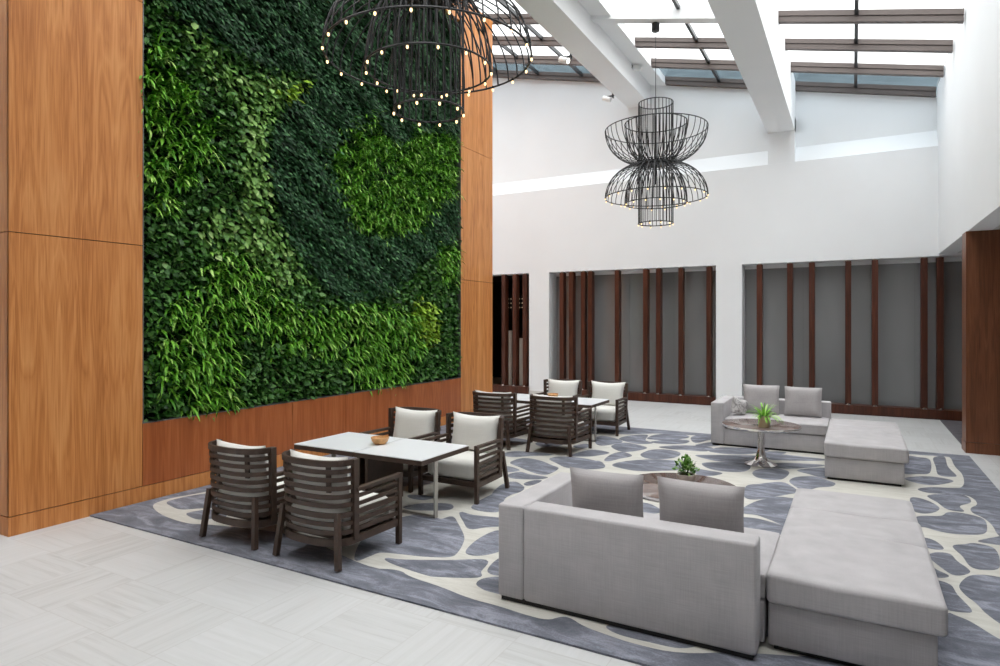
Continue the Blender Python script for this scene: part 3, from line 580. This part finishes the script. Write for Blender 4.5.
def living_wall():
    y0, y1, z0, z1 = YP[1], YP[2], .885, 8.0
    t = empty('living_wall', (WX, (y0+y1)/2, z0), 0, 'tall living wall of swirling green plants set into the wood wall', 'plant wall')
    oy = (y0+y1)/2
    def loc(V): return V-np.array([WX, oy, z0])
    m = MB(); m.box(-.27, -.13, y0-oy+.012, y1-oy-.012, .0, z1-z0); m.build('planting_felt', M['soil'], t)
    m = MB(); m.box(-.3, .004, y0-oy, y1-oy, -.012, -.001); m.box(-.3, .004, y0-oy+.001, y0-oy+.011, 0, z1-z0); m.box(-.3, .004, y1-oy-.011, y1-oy-.001, 0, z1-z0); m.build('frame', M['trimmetal'], t)
    n = 105000
    Y = RNG.uniform(y0+.05, y1-.05, n); Z = RNG.uniform(z0+.03, z1-.05, n)
    jy = Y+RNG.normal(0, .05, n); jz = Z+RNG.normal(0, .05, n)
    R = {k: inside(v, jy, jz) for k, v in WALL.items()}
    grass = R['g1'] | R['g3'] | R['g4'] | (R['inner'] & R['dark'])
    yel = (R['yellow'] | R['yellow2']) & ~(R['dark'])
    pale = R['pale'] & ~grass & ~yel & ~R['dark']
    dark = (R['dark'] & ~R['inner'])
    oval = ~(grass | yel | pale | dark)
    def base(mask, keep=1., d0=-.16, d1=.03):
        i = np.where(mask)[0]; i = i[RNG.uniform(0, 1, len(i)) < keep]; k = len(i)
        return np.stack([WX+RNG.uniform(d0, d1, k), Y[i], Z[i]], 1), k
    def rnd(k, s): return RNG.normal(0, s, (k, 3))
    def norm(a): return a/np.linalg.norm(a, axis=1)[:, None]
    # dark ivy: tips hang and sweep to the right
    for nm, mask, keep, u0, us, L, W, mat, d in (
        ('dark_ivy', dark, 1., (.5, .42, -.72), .22, (.05, .09), .24, 'ivy', (-.15, .03)),
        ('heart_leaf_plants', pale, .42, (.5, .1, -.8), .38, (.06, .115), .46, 'heart', (-.15, .0)),
        ('mid_green_shrubs', oval, .62, (.6, .1, -.4), .55, (.05, .11), .34, 'oval', (-.15, .0)),
        ('yellow_green_plants', yel, .45, (.6, .0, -.5), .4, (.07, .12), .4, 'yellowleaf', (-.12, .02))):
        P, k = base(mask, keep, *d)
        if nm == 'dark_ivy':   # gentle rolling waves in the planting
            P[:, 0] += .03*np.sin(P[:, 1]*5+P[:, 2]*9)
        U = norm(np.array(u0)+rnd(k, us)); N = norm(np.array((1., .1, .55))+rnd(k, .3))
        Ls = RNG.uniform(*L, k); tone = np.clip(RNG.normal(.45, .22, k), 0, 1)
        o = leaf_mesh(nm, loc(P), U, N, Ls, Ls*W, tone, M[mat], t); o['kind'] = 'stuff'
    # underlayer + arching blades in tufts
    P, k = base(grass, .3, -.16, -.08)
    U = norm(np.array((.5, .0, -.5))+rnd(k, .6)); N = norm(np.array((1., .1, .4))+rnd(k, .4)); Ls = RNG.uniform(.06, .11, k)
    o = leaf_mesh('undergrowth', loc(P), U, N, Ls, Ls*.35, RNG.uniform(0, .6, k), M['oval'], t); o['kind'] = 'stuff'
    P, k = base(grass, .06, -.15, -.05)
    P = np.repeat(P, 7, 0)+RNG.normal(0, .02, (k*7, 3)); k = len(P)
    D = norm(np.array((.9, .0, .55))+RNG.normal(0, 1, (k, 3))*np.array([.3, .85, .55]))
    D[:, 0] = np.abs(D[:, 0]); inn = inside(WALL['inner'], P[:, 1], P[:, 2])
    Ls = RNG.uniform(.13, .30, k)*np.where(inn, .8, 1.); Wd = RNG.uniform(.009, .019, k)*np.where(inn, .75, 1.)
    tone = np.clip(RNG.normal(.5, .22, k), 0, 1)
    o = blades('blade_leaf_plants', loc(P), D, Ls, Wd, tone, M['grass'], t, 1.15); o['kind'] = 'stuff'
living_wall()

# ------------------------------------------------------------------ armchairs
GCH = 'slatted dark wood armchairs around the two long tables'
def make_chair(label):
    t = empty('armchair', (0, 0, 0), 0, label, 'chair', GCH)
    A, B, Y0, NN = .352, .20, -.185, 2.5
    def pl(z, q): # plan point for angle q in [0,pi], rear half; q=0 right, pi left
        k = 1+.05*(z-.4); c, s = math.cos(q), math.sin(q)
        return (A*k*math.copysign(abs(c)**(2/NN), c), Y0-(B+.06*(z-.4))*abs(s)**(2/NN), z)
    rear = lambda z, n=26: [pl(z, PI*i/n) for i in range(n+1)]
    U = lambda z: [(.372, .36, z), (.36, .1, z)]+rear(z)+[(-.36, .1, z), (-.372, .36, z)]
    m = MB(); m.sweep(U(.195), .026, .06); m.box(-.362, .362, .33, .365, .17, .225); m.box(-.31, .31, -.28, .31, .2, .215); m.build('seat_frame', M['chairwood'], t)
    m = MB()
    for z in (.275, .345): m.sweep(U(z), .018, .036)
    m.sweep(U(.415), .022, .042); m.build('tub_slats', M['chairwood'], t)
    m = MB()
    for z in (.495, .565, .635, .705, .77): m.sweep(rear(z), .018, .036)
    for s in (-1, 1):
        k = PI*.30 if s > 0 else PI*.70
        a = pl(.6, k); b_ = pl(.84, k); m.bar((a[0]*.985, a[1]+.016, .6), (b_[0]*.985, b_[1]+.016, .845), .04, .018)
    m.build('backrest_slats', M['chairwood'], t)
    m = MB(); m.sweep(rear(.838), .03, .05); m.build('top_rail', M['chairwood'], t, bevel=.004)
    for s in (-1, 1):
        m = MB(); m.bar((s*.350, Y0+.01, .2), (s*.368, Y0-.012, .86), .042, .06, up=(0, 1, 0)); m.build('upright', M['chairwood'], t, bevel=.004)
        m = MB(); m.bar((s*.374, .365, 0), (s*.374, .365, .63), .045, .045, up=(0, 1, 0)); m.build('leg', M['chairwood'], t, bevel=.004)
        m = MB(); m.bar((s*.352, -.374, .003), (s*.304, -.332, .438), .042, .042, up=(0, 1, 0)); m.build('leg', M['chairwood'], t)
        m = MB(); m.bar((s*.374, .345, .612), (s*.366, -.19, .606), .045, .032); m.bar((s*.372, .345, .55), (s*.364, -.19, .55), .018, .034); m.bar((s*.372, .345, .485), (s*.364, -.19, .485), .018, .034); m.build('armrest', M['chairwood'], t, bevel=.003)
    cs = cushion(.655, .60, .21, .06, 12, .02); o = cs.build('seat_cushion', M['cream'], t, (0, .035, .222))
    o = pillow(.665, .455, .19, lean=-.17, seed=4, ear=.06).build('back_cushion', M['cream'], t, (0, -.165, .425))
    return t
chair_spots = [
    (-3.915, 4.125, 0, 'slatted armchair seen from behind at the near table, the one away from the wood wall'),
    (-4.88, 4.125, 0, 'slatted armchair seen from behind at the near table, the one beside the wood wall'),
    (-3.94, 6.235, PI, 'slatted armchair facing us across the near table, its whole arm side visible'),
    (-4.85, 6.26, PI, 'slatted armchair facing us across the near table, beside the wood wall'),
    (-3.955, 8.94, 0, 'slatted armchair seen from behind at the far table, standing in front of the wooden bowl'),
    (-4.98, 8.94, 0, 'slatted armchair seen from behind at the far table, half hidden by a cream chair back'),
    (-3.93, 10.88, PI, 'slatted armchair facing us across the far table at its open end'),
    (-4.82, 10.88, PI, 'slatted armchair facing us across the far table, nearest the white pier')]
ch0 = None
for i, (x, y, rz, lab) in enumerate(chair_spots):
    if ch0 is None: ch0 = make_chair(lab); ch0.location = (x, y, .0195)
    else: copy_tree(ch0, (x, y, .0195), rz, lab)

# ------------------------------------------------------------------ tables
def make_table(label):
    s = .857/2; t = empty('table', (0, 0, 0), 0, label, 'table', 'square white topped tables pushed together in pairs')
    MB().box(-s+.002, s-.002, -s, s, .631, .64).build('tabletop', M['tabletop'], t, bevel=.002)
    MB().box(-s+.001, s-.001, -s-.001, s+.001, .585, .6305).build('edge_frame', M['chairwood'], t)
    m = MB(); m.box(-s+.03, -s+.07, -.3, .3, .05, .575); m.box(-s+.03, -s+.07, -.3, .3, .012, .05); m.build('panel_leg', M['chairwood'], t, bevel=.004)
    m = MB(); m.box(s-.05, s-.035, -.16, -.105, .0, .585); m.box(-s+.07, s-.05, -.16, -.105, .0, .014); m.build('steel_leg', M['steel'], t)
    return t
tb = make_table('white topped square table'); tb.location = (-4.064, 5.39, .0166)
tb['label'] = 'white topped square table of the near pair, the one away from the wood wall'
copy_tree(tb, (-4.932, 5.39, .0166), PI, 'white topped square table of the near pair, the one beside the wood wall')
copy_tree(tb, (-4.10, 10.02, .0166), 0, 'white topped square table of the far pair, the one away from the wood wall')
copy_tree(tb, (-4.968, 10.02, .0166), PI, 'white topped square table of the far pair, the one beside the wood wall')
def bowl(x, y, z, r, label):
    m = MB(); m.lathe([(0, 0), (r*.55, 0), (r*.85, r*.3), (r, r*.75), (r*.93, r*.78), (r*.78, r*.36), (r*.4, r*.14), (0, r*.12)], 28)
    o = m.build('bowl', M['bowl'], None, (x, y, z)); tag(o, label, 'bowl', 'turned wooden bowls')
bowl(-4.528, 5.412, .656, .1, 'small wooden bowl on the near white table')
bowl(-4.596, 10.142, .656, .1, 'small wooden bowl on the far white table')

# ------------------------------------------------------------------ sofas
def sofa(x, y, sy, L, label, ext=.02):
    """arm on the -x side; the back lies at local y=0 and the seat runs to sy*1.17"""
    t = empty('sofa', (x, y, .0172), 0, label, 'sofa')
    D = 1.10; H = .685
    def B(mb, x0, x1, y0, y1, z0, z1):
        a, b_ = sorted((y0*sy, y1*sy)); return mb.box(x0, x1, a, b_, z0, z1)
    B(MB(), .02, L-.02, .02, D-.04, 0, .03).build('plinth', M['plinth'], t)
    B(MB(), 0, .2, 0, D, .028, H).build('arm', M['sofa'], t, bevel=.02, seg=4)
    B(MB(), .202, L-.0, 0, .2, .028, H).build('back', M['sofa'], t, bevel=.022, seg=4)
    B(MB(), .202, L+ext, .202, D-.02, .028, .28).build('base', M['sofa'], t, bevel=.012, seg=3)
    c = cushion(L+ext+.01-.206, D-.2, .165, .028, 14, .012); c.build('seat_cushion', M['sofa'], t, ((.206+L+ext+.01)/2, sy*((.206+D+.006)/2), .283))
    return t
sofa(-2.215, 3.935, 1, 1.725, 'light grey sofa with its back to us at the front of the rug')
sofa(-1.998, 11.63, -1, 1.69, 'light grey sofa facing us before the dark fin screen', -.03)
def ottoman(x0, y0, flip, label):
    t = empty('ottoman', (x0+.438, y0, .0172), 0, label, 'ottoman', 'long light grey ottomans')
    W, L = .85, 2.27
    MB().box(-W/2+.03, W/2-.03, .03, L-.03, 0, .03).build('plinth', M['plinth'], t)
    MB().box(-W/2, W/2, 0, L, .028, .285).build('base', M['sofa'], t, bevel=.014, seg=3)
    c = cushion(W+.05, 1.60, .18, .03, 56, .014)
    # crease across the right part of the long cushion
    vs = []
    for (px, py, pz) in c.v:
        if pz > .08:
            k = max(0, min(1, (px+.05)/.3)); d = abs(py-(.2+.03*px)); pz -= .022*k*math.exp(-(d/.022)**2); pz += .006*math.sin(7*px+2*py)*math.sin(5*py+3*px)
        vs.append((px, py, pz))
    c.v = vs
    c.build('long_cushion', M['sofa'], t, (.018, (.765 if not flip else L-.765), .288))
    c = cushion(W+.04, .70, .178, .028, 14, .006); c.build('end_cushion', M['sofa'], t, (.015, (L-.345 if not flip else .345), .287))
    return t
ottoman(-.462, 4.13, False, 'long grey ottoman in the front right, beside the sofa that turns its back')
ottoman(-.325, 8.94, False, 'long grey ottoman beside the far sofa')

def toss(x, y, z, w, h, th, lean, rz, label, mat, seed, tilt=0, group=None):
    o = pillow(w, h, th, lean=lean, seed=seed, ear=.018).build('pillow', mat, None, (x, y, z)); o.rotation_euler = (0, tilt, rz); tag(o, label, 'pillow', group); return o
GP = 'loose grey pillows on the sofas'
toss(-1.545, 4.36, .478, .55, .455, .17, -.1, .02, 'grey pillow on the near sofa, standing next to its arm', M['pillow'], 1, group=GP)
toss(-.89, 4.36, .478, .57, .46, .17, -.1, -.02, 'grey pillow on the near sofa, on the ottoman side', M['pillow'], 2, group=GP)
toss(-1.325, 11.19, .478, .56, .475, .17, .12, .03, 'large grey pillow on the far sofa, next to the mottled cushion', M['pillow'], 3, group=GP)
toss(-.70, 11.19, .478, .55, .47, .17, .12, -.02, 'large grey pillow on the far sofa, on the ottoman side', M['pillow'], 5, group=GP)
toss(-1.635, 10.87, .482, .28, .27, .17, .1, .9, 'small mottled satin cushion leaning in the corner of the far sofa', M['satin'], 6, tilt=.3, group=GP)

# ------------------------------------------------------------------ coffee tables and pot plants
def coffee(x, y, r, label):
    t = empty('coffee_table', (x, y, .0172), 0, label, 'coffee table', 'round pedestal coffee tables')
    MB().lathe([(0, .524), (r-.03, .524), (r, .539), (r, .554), (r-.008, .56), (0, .56)], 64).build('tabletop', M['brown_top'], t)
    MB().lathe([(r-.012, .522), (r+.002, .536), (r+.003, .556), (r-.002, .557), (r-.004, .538), (r-.014, .524)], 64).build('rim', M['chrome'], t)
    MB().lathe([(0, 0), (.215, 0), (.215, .012), (.16, .03), (.1, .06), (.065, .12), (.05, .2), (.047, .524), (0, .524)], 40).build('pedestal', M['chrome'], t)
    return t
coffee(-1.115, 9.42, .505, 'round brown coffee table on a chrome trumpet foot before the far sofa')
coffee(-1.31, 5.54, .485, 'round brown coffee table mostly hidden behind the near sofa')
def pot_plant(x, y, z, kind, label):
    t = empty('potted_plant', (x, y, z), 0, label, 'plant')
    if kind == 'bush':
        MB().lathe([(0, 0), (.055, 0), (.074, .03), (.08, .075), (.074, .078), (.07, .06), (0, .06)], 28).build('pot', M['pot_white'], t)
        MB().lathe([(0, .09), (.04, .083), (.07, .06)], 20).build('soil', M['dirt'], t)
        k = 200; q = RNG.uniform(0, 2*PI, k); e = RNG.uniform(.1, 1.5, k); rr = RNG.uniform(.03, .105, k)
        D = np.stack([np.cos(q)*np.cos(e), np.sin(q)*np.cos(e), np.sin(e)], 1)
        P = np.array([0, 0, .085])+D*rr[:, None]*np.array([1, 1, 1.3]); U = D+RNG.normal(0, .45, (k, 3)); U /= np.linalg.norm(U, axis=1)[:, None]
        N = np.array([0, 0, 1])+RNG.normal(0, .3, (k, 3)); L = RNG.uniform(.028, .05, k)
        o = leaf_mesh('leaves', P, U, N, L, L*.3, RNG.uniform(.1, 1, k), M['heart'], t); o['kind'] = 'stuff'
        m = MB()
        for i in range(14):
            a = random.uniform(0, 6.28); m.tube([(0, 0, .06), (.03*math.cos(a), .03*math.sin(a), .12), (.08*math.cos(a), .08*math.sin(a), random.uniform(.13, .22))], .0025, 4)
        m.build('stem', M['oval'], t)
    else:
        MB().lathe([(0, 0), (.07, 0), (.078, .14), (.08, .155), (.073, .155), (.07, .13), (0, .13)], 28).build('pot', M['pot_tan'], t)
        MB().lathe([(0, .14), (.04, .137), (.07, .128)], 20).build('soil', M['dirt'], t)
        k = 75; q = RNG.uniform(0, 2*PI, k); e = RNG.uniform(.15, 1.35, k)
        D = np.stack([np.cos(q)*np.cos(e), np.sin(q)*np.cos(e), np.sin(e)], 1); P = np.stack([np.cos(q)*.03, np.sin(q)*.03, np.full(k, .135)], 1)
        o = blades('leaves', P, D, RNG.uniform(.14, .29, k), RNG.uniform(.006, .012, k), RNG.uniform(.35, 1, k), M['grass'], t, 1.0); o['kind'] = 'stuff'
    return t
pot_plant(-1.288, 5.678, .578, 'bush', 'small bushy plant in a white bowl pot on the near coffee table')
pot_plant(-1.047, 9.175, .578, 'blade', 'bright blade-leaved plant in a tan pot on the far coffee table')

# ------------------------------------------------------------------ chandeliers
def make_chandelier(label, drop):
    t = empty('chandelier', (0, 0, 0), 0, label, 'chandelier', 'black wire cage chandeliers')
    def cage(name, R, H, sgn, nw, straight=False, r0=.1):
        m = MB()
        for i in range(nw):
            q = 2*PI*i/nw; c, s = math.cos(q), math.sin(q)
            pr = []
            if straight: pr = [(R, .0), (R, H)]
            else:
                for j in range(11):
                    u = j/10*PI/2; pr.append((r0+(R-r0)*math.sin(u)**.92, H*(1-math.cos(u))))
            m.tube([(r*c, r*s, sgn*z) for r, z in pr], .0075, 6)
        ring = lambda r, z, th: m.tube([(r*math.cos(2*PI*i/64), r*math.sin(2*PI*i/64), sgn*z) for i in range(64)], th, 6, closed=True)
        ring(R, H, .0095)
        if straight: ring(R, .04, .007)
        return m.build(name, M['black_wire'], t)
    for sgn in (1, -1):
        cage('outer_cage', .947, .64, sgn, 38, r0=.16); cage('inner_cage', .576, .76, sgn, 32, r0=.13); cage('cylinder_cage', .32, 1.14, sgn, 28, True)
    m = MB(); m.lathe([(0, -.03), (.2, -.03), (.2, .03), (0, .03)], 24); m.tube([(0, 0, -.4), (0, 0, .9)], .02, 8); m.lathe([(0, -.02), (.33, -.012), (.33, .012), (0, .02)], 32); m.build('hub', M['black_wire'], t)
    m = MB(); m.tube([(0, 0, .3), (0, 0, drop-.14)], .006, 6); m.build('cable', M['dark_metal'], t)
    m = MB(); m.lathe([(0, -.15), (.07, -.15), (.075, -.14), (.075, 0), (0, 0)], 20); m.build('canopy', M['dark_metal'], t, (0, 0, drop))
    k0 = None
    for R, z, n in ((.947, -.64, 20), (.576, -.76, 14), (.32, -1.14, 10)):
        for i in range(n):
            q = 2*PI*(i+.4)/n
            if k0 is None:
                m = MB(); m.lathe([(0, -.046), (.007, -.043), (.0115, -.032), (.01, -.02), (.007, -.012), (0, -.01)], 10); k0 = m.build('bulb', M['bulb'], t)
                m = MB(); m.lathe([(0, -.018), (.011, -.018), (.011, .012), (0, .012)], 8); s0 = m.build('socket', M['dark_metal'], k0)
                k0.location = (R*math.cos(q), R*math.sin(q), z-.004); continue
            c = k0.copy(); C.objects.link(c); c.location = (R*math.cos(q), R*math.sin(q), z); c.parent = t
            d = s0.copy(); C.objects.link(d); d.parent = c
    return t
zc = roof_z(-3.24)-.07
ch = make_chandelier('black wire cage chandelier hanging whole in front of the white back wall', zc-5.0); ch.location = (-3.27, 11.92, 5.0)
c2 = copy_tree(ch, (-3.42, 4.78, 5.08), .35, 'black wire cage chandelier glowing before the living wall, cut by the top of the picture')

# ------------------------------------------------------------------ spot lamps on the beams
def spot(x, y, z, dx, label, lit):
    t = empty('spot_lamp', (x, y, z), 0, label, 'spot lamp')
    m = MB(); m.lathe([(0, -.11), (.06, -.11), (.06, .09), (.05, .1), (0, .1)], 20)
    R = Matrix.Rotation(math.radians(-70), 4, 'Y')@Matrix.Rotation(0, 4, 'X')
    m.v = [tuple(R@Vector(v)) for v in m.v]; m.build('housing', M['spotwhite'], t)
    m = MB(); m.lathe([(0, -.114), (.052, -.114), (.052, -.109), (0, -.109)], 20); m.v = [tuple(R@Vector(v)) for v in m.v]; m.build('lens', M['spotglow'] if lit else M['spotwhite'], t)
    m = MB(); m.bar((0, 0, .05), (dx, 0, .05), .03, .03); m.box(dx-.02, dx, -.05, .05, .0, .1); m.build('bracket', M['dark_metal'], t)
spot(-5.25, 12.12, 7.43, .17, 'lit white spot lamp on the outer side of the big white beam', True)
spot(-5.25, 14.75, 7.43, .17, 'unlit white spot lamp low on the white beam near the back wall', False)
spot(-4.38, 14.4, 7.9, -.12, 'small white spot lamp on the bright inner side of the white beam', False)

# ------------------------------------------------------------------ light, camera, colour
wd = bpy.data.worlds.new('overcast_sky'); SC.world = wd; wd.use_nodes = True; nt = wd.node_tree
bg = nt.nodes['Background']; tc = nd(nt, 'ShaderNodeTexCoord'); sp = nd(nt, 'ShaderNodeSeparateXYZ'); nt.links.new(tc.outputs['Generated'], sp.inputs[0])
z = math_(nt, 'MAXIMUM', sp.outputs[2], 0.)
st = math_(nt, 'ADD', math_(nt, 'MULTIPLY', math_(nt, 'POWER', z, 1.8), 2.3), .98)
nt.links.new(st, bg.inputs['Strength']); bg.inputs['Color'].default_value = (.885, .955, 1, 1)
cd = bpy.data.cameras.new('camera'); cam = bpy.data.objects.new('camera', cd); C.objects.link(cam)
cam.location = (0, 0, 2); cam.rotation_euler = (PI/2, 0, math.atan(353/632.4)); cd.lens = 632.4*36/1000; cd.sensor_width = 36; cd.shift_y = -.0116; cd.clip_end = 200
SC.camera = cam
vs = SC.view_settings; vs.view_transform = 'Standard'; vs.look = 'None'; vs.gamma = 1; vs.exposure = 1.22; vs.use_curve_mapping = False
cy = SC.cycles
cy.use_denoising = True; cy.max_bounces = 10; cy.diffuse_bounces = 6; cy.transparent_max_bounces = 16; cy.sample_clamp_indirect = 6; cy.caustics_reflective = False
